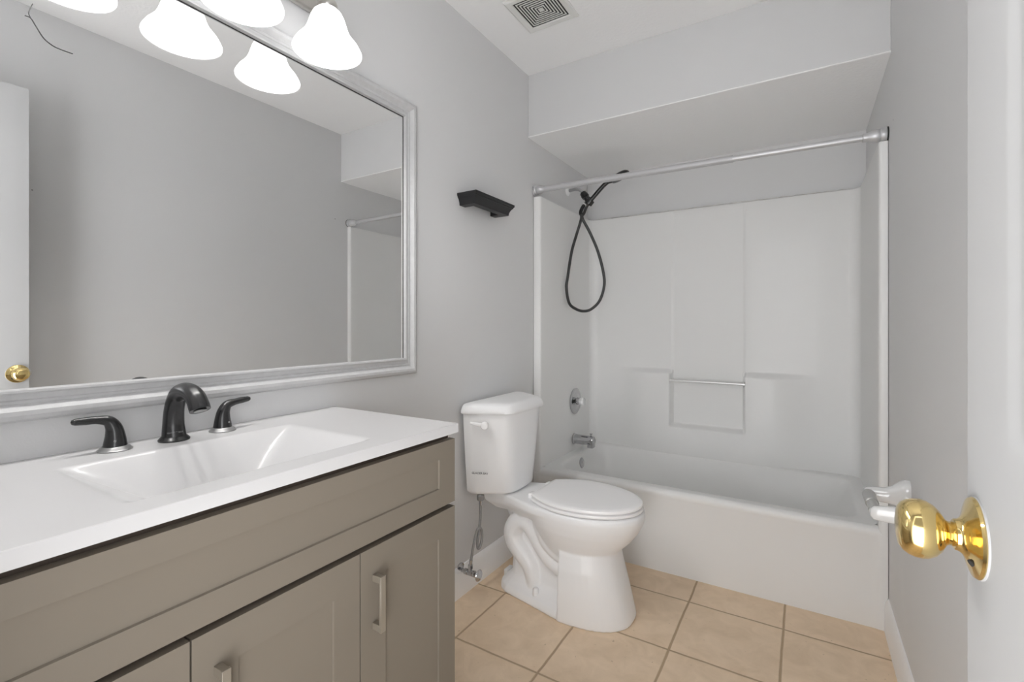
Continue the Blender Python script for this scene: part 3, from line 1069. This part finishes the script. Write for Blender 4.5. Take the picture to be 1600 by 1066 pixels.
def egg(xf, xb, w, z, n=48, xc=None, flat=0.0, pw=2.3):
    """Closed outline: elliptical front to xf, squarer back to xb, half-width w."""
    xc = xb + (xf - xb) * 0.48 if xc is None else xc
    pts = []
    for k in range(n):
        a = 2 * math.pi * k / n
        c, s = math.cos(a), math.sin(a)
        if c >= 0:
            x = xc + (xf - xc) * abs(c) ** 0.98
            y = w * math.copysign(abs(s) ** 0.98, s)
        else:
            x = xc - (xc - xb) * abs(c) ** (2 / pw)
            y = w * math.copysign(abs(s) ** (2 / pw), s)
        pts.append((x, TY + y, z))
    return pts


mb = MB()
# bowl
mb.loft([egg(0.50, 0.38, 0.060, 0.12), egg(0.545, 0.36, 0.080, 0.17), egg(0.590, 0.335, 0.105, 0.22), egg(0.632, 0.310, 0.130, 0.262), egg(0.676, 0.285, 0.152, 0.305), egg(0.706, 0.262, 0.169, 0.345), egg(0.723, 0.25, 0.179, 0.380), egg(0.729, 0.245, 0.183, 0.405), egg(0.727, 0.245, 0.182, 0.420), egg(0.719, 0.25, 0.176, 0.4275)])
# deck under the tank
def deck(z, w0, w1, x0):
    half = [(x0, w0), (0.15, w0), (0.20, w0 + (w1 - w0) * 0.22), (0.26, w0 + (w1 - w0) * 0.55), (0.33, w0 + (w1 - w0) * 0.85), (0.40, w1)]
    return [(x, TY - w, z) for x, w in half] + [(x, TY + w, z) for x, w in reversed(half)]
mb.loft([deck(0.345, 0.060, 0.120, 0.09), deck(0.380, 0.092, 0.160, 0.05), deck(0.400, 0.098, 0.176, 0.045), deck(0.422, 0.098, 0.174, 0.045), deck(0.4275, 0.092, 0.166, 0.05)])
# front skirt: flat back edge, elliptical front
def skirt(xf, w, z, n=24, xb=0.432):
    pts = []
    for k in range(n + 1):
        a = -math.pi / 2 + math.pi * k / n
        pts.append((xb + (xf - xb) * math.cos(a) ** 0.8, TY + w * math.copysign(abs(math.sin(a)) ** 0.8, math.sin(a)), z))
    return pts
mb.loft([skirt(0.690, 0.158, 0.0), skirt(0.690, 0.158, 0.01), skirt(0.680, 0.157, 0.05), skirt(0.662, 0.155, 0.12), skirt(0.640, 0.150, 0.20), skirt(0.628, 0.138, 0.26), skirt(0.62, 0.110, 0.30)])
# plinth behind the skirt
def plinth(z, w0, w1, xb):
    pts = []
    for k in range(9):
        a = math.pi / 2 + math.pi * k / 8
        pts.append((xb + w0 + w0 * math.cos(a), TY + w0 * math.sin(a), z))
    pts += [(0.45, TY - w1, z), (0.45, TY + w1, z)]
    return pts
mb.loft([plinth(0.0, 0.098, 0.156, 0.092), plinth(0.012, 0.098, 0.156, 0.092), plinth(0.030, 0.092, 0.146, 0.098), plinth(0.045, 0.074, 0.120, 0.118), plinth(0.075, 0.058, 0.080, 0.145), plinth(0.16, 0.045, 0.06, 0.150), plinth(0.26, 0.040, 0.06, 0.150), plinth(0.36, 0.05, 0.06, 0.105)])
# trapway: up from the bowl, over, and down to the floor, bulging on both sides
for sgn in (-1, 1):
    yy = TY + sgn * 0.050
    trap = spline([(0.47, yy + sgn * 0.012, 0.155), (0.405, yy + sgn * 0.012, 0.165), (0.352, yy + sgn * 0.010, 0.192), (0.312, yy + sgn * 0.006, 0.232), (0.278, yy, 0.278), (0.238, yy, 0.312), (0.195, yy, 0.302), (0.172, yy, 0.258), (0.184, yy, 0.212), (0.222, yy, 0.172), (0.256, yy, 0.135), (0.276, yy, 0.085), (0.282, yy, 0.03)], 6)
    mb.tube(trap, lerp_list([0.036, 0.036, 0.036, 0.036, 0.038, 0.040, 0.042, 0.043, 0.043, 0.042, 0.040, 0.038, 0.036], len(trap)), 16)
    rib = spline([(0.46, TY + sgn * 0.078, 0.205), (0.40, TY + sgn * 0.080, 0.222), (0.352, TY + sgn * 0.078, 0.252), (0.322, TY + sgn * 0.07, 0.290), (0.300, TY + sgn * 0.06, 0.335)], 6)
    mb.tube(rib, 0.024, 12)
bowl = obj('bowl', mb, M_PORC, toi, 180)
rm = bowl.modifiers.new('remesh', 'REMESH'); rm.mode = 'VOXEL'; rm.voxel_size = 0.0042; rm.use_smooth_shade = True
sm = bowl.modifiers.new('smooth', 'SMOOTH'); sm.factor = 0.6; sm.iterations = 7
for sgn in (-1, 1):
    mb = MB(); mb.lathe([(0, 0), (0.015, 0), (0.0155, 0.008), (0.0135, 0.024), (0.008, 0.031), (0, 0.032)], axis_mat((0.306, TY + sgn * 0.092, 0.034), (0, 0, 1)), 20)
    obj('bolt_cap', mb, M_PORC, toi)
mb = MB(); mb.box(0.076, 0.098, TY + 0.02, TY + 0.075, 0.001, 0.032, 0.005, 2)
obj('rear_shim', mb, M_PORC, toi)


def tank_ring(z, y_half, xf, xb=0.022, k=1.0):
    """Plan of the tank: flat back, shallow chamfered sides, softly cornered flat front."""
    side = [(xb, y_half), (xb + 0.035, y_half), (xf - 0.012, y_half - 0.072 * k), (xf, y_half - 0.105 * k)]
    rad = [0, 0.05, 0.022, 0.0]
    def rounded(P):
        out = [P[0]]
        for a in (1, 2):
            p0, p1, p2 = Vector(P[a - 1]), Vector(P[a]), Vector(P[a + 1])
            u = (p0 - p1).normalized(); v = (p2 - p1).normalized()
            d = min(rad[a], (p0 - p1).length * 0.48, (p2 - p1).length * 0.6)
            A, B = p1 + u * d, p1 + v * d
            for q in range(7):
                t = q / 6
                out.append(tuple(A * (1 - t) ** 2 + p1 * 2 * t * (1 - t) + B * t * t))
        out.append(P[3])
        return out
    R_ = rounded(side)
    pts = [(x, TY - y) for x, y in R_]
    n = 8
    for q in range(1, n):                       # slightly bowed front
        t = q / n
        pts.append((xf + 0.006 * math.sin(math.pi * t), TY - (y_half - 0.105 * k) * (1 - 2 * t)))
    pts += [(x, TY + y) for x, y in reversed(R_)]
    return [(x, y, z) for x, y in pts]


mb = MB()
mb.loft([tank_ring(0.4295, 0.155, 0.165, 0.045, 0.9), tank_ring(0.434, 0.178, 0.186, 0.03), tank_ring(0.445, 0.186, 0.192), tank_ring(0.55, 0.196, 0.198), tank_ring(0.68, 0.207, 0.206), tank_ring(0.784, 0.215, 0.212)])
tank = obj('tank', mb, M_PORC, toi, 50)
mb = MB()
mb.loft([tank_ring(0.780, 0.214, 0.210), tank_ring(0.780, 0.226, 0.222), tank_ring(0.784, 0.229, 0.225), tank_ring(0.795, 0.228, 0.224), tank_ring(0.812, 0.221, 0.217, 0.024), tank_ring(0.820, 0.214, 0.210, 0.028), tank_ring(0.8245, 0.202, 0.198, 0.036), tank_ring(0.826, 0.186, 0.182, 0.05)])
obj('tank_lid', mb, M_PORC, toi, 50)
# flush lever on the vanity-side chamfer
LV = Vector((0.128, 1.6195, 0.738))
ln = Vector((0.42, -0.9, 0)).normalized()
mb = MB(); mb.lathe([(0, -0.004), (0.0165, -0.004), (0.0175, 0.002), (0.0165, 0.012), (0.013, 0.017), (0, 0.018)], axis_mat(LV, ln), 24)
p0 = LV + ln * 0.010
lv = [p0, p0 + Vector((-0.022, -0.006, 0.003)), p0 + Vector((-0.045, -0.008, 0.005)), p0 + Vector((-0.066, -0.006, 0.006))]
mb.tube(spline(lv, 5), lerp_list([0.011, 0.0085, 0.0075, 0.0055], 16), 14, 0.6)
obj('flush_lever', mb, M_SEAT, toi)
tx = Vector((0.9, 0.20, 0)).normalized()
bm = text_mesh('GLACIER BAY', 0.0115, frame_mat((0.094, 1.6325, 0.531), (0.93, 0.36, 0), (0, 0, 1)), 0.0012)
o = obj('printed_logo', bm, M_INK, tank); o['label'] = 'small grey lettering'
# seat ring, lid, hinges
def seat_ring(z, g=0.0, xb=0.292, hw=0.112):
    pts = []
    n = 40
    xf, w, xc = 0.722 - g, 0.178 - g, 0.470
    for k in range(n + 1):
        a = -math.pi / 2 + math.pi * k / n
        pts.append((xc + (xf - xc) * math.cos(a), TY + w * math.sin(a), z))
    m = 10
    for k in range(1, m + 1):
        t = k / m
        x = xc - (xc - (xb + g)) * t
        pts.append((x, TY + (w - (w - hw + g) * (t ** 2.0)), z))
    for k in range(m, 0, -1):
        t = k / m
        x = xc - (xc - (xb + g)) * t
        pts.append((x, TY - (w - (w - hw + g) * (t ** 2.0)), z))
    return pts
mb = MB(); mb.loft([seat_ring(0.4300, 0.006), seat_ring(0.4312, 0.001), seat_ring(0.436, 0.0), seat_ring(0.441, 0.001), seat_ring(0.4425, 0.005)])
obj('seat', mb, M_SEAT, toi, 40)
mb = MB(); mb.loft([seat_ring(0.4475, 0.007), seat_ring(0.4483, 0.003), seat_ring(0.4530, 0.002), seat_ring(0.4580, 0.004), seat_ring(0.4610, 0.010), seat_ring(0.4625, 0.022), seat_ring(0.4635, 0.06)])
mb.loft([seat_ring(0.4420, 0.020), seat_ring(0.4480, 0.020)])
obj('seat_lid', mb, M_SEAT, toi, 40)
for s in (-1, 1):
    mb = MB(); mb.box(0.268, 0.298, TY + s * 0.075 - 0.02, TY + s * 0.075 + 0.02, 0.4275, 0.450, 0.006, 3)
    obj('hinge', mb, M_SEAT, toi)

# ------------------------------------------------------------------ toilet water supply
ws = thing('water_supply', 'chrome shutoff valve with braided hose rising to the toilet tank', 'shutoff valve', (0.0, 1.62, 0.08))
vy, vz = 1.618, 0.108
mb = MB(); mb.lathe([(0, 0), (0.028, 0), (0.027, 0.004), (0.014, 0.008), (0, 0.009)], axis_mat((0.0005, vy, vz + 0.002), (1, 0, 0)), 24)
obj('wall_flange', mb, M_CHROME, ws)
mb = MB()
mb.lathe([(0, 0), (0.0085, 0), (0.0085, 0.022), (0.0125, 0.023), (0.0125, 0.036), (0.010, 0.037), (0.012, 0.042), (0.0125, 0.062), (0.010, 0.064), (0.013, 0.066), (0.013, 0.076), (0.006, 0.078), (0.005, 0.092), (0, 0.092)], axis_mat((0.004, vy, vz + 0.002), (1, 0, 0)), 16)
mb.lathe([(0, 0), (0.008, 0), (0.008, 0.012), (0.0115, 0.013), (0.0115, 0.027), (0.007, 0.029), (0, 0.029)], axis_mat((0.055, vy, vz + 0.008), (0, 0, 1)), 6)
obj('valve_body', mb, M_CHROME, ws, 25)
mb = MB(); mb.lathe([(0, -0.004), (0.012, -0.004), (0.022, -0.003), (0.024, 0.0), (0.022, 0.003), (0.012, 0.005), (0, 0.006)], axis_mat((0.098, vy, vz + 0.002), (1, 0.0, 0)), 20)
vh = obj('valve_handle', mb, M_CHROME, ws); vh.scale = (1, 1, 1)
hs_pts = spline([(0.055, vy, vz + 0.032), (0.057, vy + 0.004, 0.165), (0.060, vy + 0.014, 0.215), (0.064, vy + 0.026, 0.262), (0.069, vy + 0.034, 0.285), (0.076, vy + 0.048, 0.282), (0.079, vy + 0.050, 0.245), (0.076, vy + 0.040, 0.208), (0.072, vy + 0.030, 0.206), (0.069, vy + 0.032, 0.235), (0.071, vy + 0.042, 0.285), (0.072, vy + 0.048, 0.330), (0.072, vy + 0.050, 0.412)], 7)
mb = MB(); mb.tube(hs_pts, 0.0055, 12)
obj('braided_hose', mb, M_BRAID, ws, 60)
mb = MB()
mb.lathe([(0, 0), (0.014, 0), (0.016, 0.006), (0.016, 0.022), (0.011, 0.026), (0, 0.026)], axis_mat((0.072, vy + 0.050, 0.404), (0, 0, 1)), 8)
obj('coupling_nut', mb, M_RING, ws, 25)
mb = MB(); mb.lathe([(0, 0), (0.0075, 0), (0.0075, 0.022), (0, 0.022)], axis_mat((0.0555, vy + 0.001, vz + 0.034), (0.04, 0.08, 1)), 14)
obj('hose_ferrule', mb, M_CHROME, ws)
mb = MB()
mb.lathe([(0, 0), (0.0075, 0), (0.0075, 0.020), (0, 0.020)], axis_mat((0.072, vy + 0.050, 0.384), (0, 0, 1)), 14)
obj('hose_ferrule', mb, M_CHROME, ws)

# ------------------------------------------------------------------ toilet paper holder
tp = thing('toilet_paper_holder', 'white ceramic toilet paper holder with grey roller on the right wall', 'toilet paper holder', (W, 1.752, 0.628))
TZ = 0.630
for yc in (1.845, 1.660):
    mb = MB()
    def ring(x, hy, hz, dz=0.0, n=24):
        return [(x, yc + hy * math.copysign(abs(math.cos(2 * math.pi * k / n)) ** 0.7, math.cos(2 * math.pi * k / n)), TZ + dz + hz * math.copysign(abs(math.sin(2 * math.pi * k / n)) ** 0.7, math.sin(2 * math.pi * k / n))) for k in range(n)]
    mb.loft([ring(W - 0.0005, 0.032, 0.045, 0.010), ring(W - 0.012, 0.032, 0.044, 0.010), ring(W - 0.026, 0.026, 0.037, 0.008), ring(W - 0.042, 0.018, 0.027, 0.004), ring(W - 0.06, 0.0145, 0.0225, 0.001), ring(W - 0.092, 0.0125, 0.0205, 0), ring(W - 0.106, 0.011, 0.0180, 0), ring(W - 0.113, 0.006, 0.010, 0)])
    obj('post', mb, M_CERAMIC, tp, 60)
mb = MB()
mb.lathe([(0, 0), (0.0155, 0), (0.0165, 0.003), (0.0165, 0.092), (0.0140, 0.094), (0.0140, 0.162), (0, 0.162)], axis_mat((W - 0.101, 1.834, TZ), (0, -1, 0)), 24)
obj('roller', mb, M_ROLLER, tp)

# ------------------------------------------------------------------ exhaust fan grille
VX, VY, VH, GH = 0.312, 1.770, 0.119, 0.088
fan = thing('exhaust_fan_grille', 'square white exhaust fan grille with concentric slots in the ceiling', 'vent', (VX, VY, H))
mb = MB()
mb.loft([[(VX - h, VY - h, z), (VX + h, VY - h, z), (VX + h, VY + h, z), (VX - h, VY + h, z)] for h, z in ((VH, H - 0.0005), (VH, H - 0.005), (VH - 0.008, H - 0.010), (GH + 0.004, H - 0.008), (GH, H - 0.0055), (GH, H - 0.003))], cap0=False, cap1=False)
obj('cover_frame', mb, M_GRILLE, fan, 20)
mb = MB(); mb.box(VX - GH - 0.004, VX + GH + 0.004, VY - GH - 0.004, VY + GH + 0.004, H - 0.0035, H - 0.0008)
obj('slot_shade_sheet', mb, M_DARK, fan)  # dark sheet behind the louvres paints the shade in the slots
mb = MB()
NR = 7
pitch = GH / (NR + 0.5)
for k in range(1, NR):
    h1 = GH - k * pitch + pitch * 0.36
    h0 = h1 - pitch * 0.42
    q = lambda h, z: [(VX - h, VY - h, z), (VX + h, VY - h, z), (VX + h, VY + h, z), (VX - h, VY + h, z)]
    mb.loft([q(h1, H - 0.0036), q(h1, H - 0.0052), q(h0, H - 0.0052), q(h0, H - 0.0036), q(h1, H - 0.0036)], cap0=False, cap1=False)
mb.box(VX - 0.011, VX + 0.011, VY - 0.011, VY + 0.011, H - 0.0052, H - 0.0036)
obj('louvre_rings', mb, M_GRILLE, fan, 20)

# thin dark crack across the mirror's upper left corner
pts = [on_mirror(u, v) for u, v in ((39, 24), (48, 28), (57, 42), (68, 59), (82, 71), (97, 78), (114, 84))]
mb = MB(); mb.tube(spline(pts, 4), 0.0009, 6)
pts = [on_mirror(u, v) for u, v in ((48, 28), (45, 19), (51, 6))]
mb.tube(spline(pts, 4), 0.0007, 6)
o = obj('crack', mb, M_DARK, gl); o['label'] = 'thin dark crack in the glass'
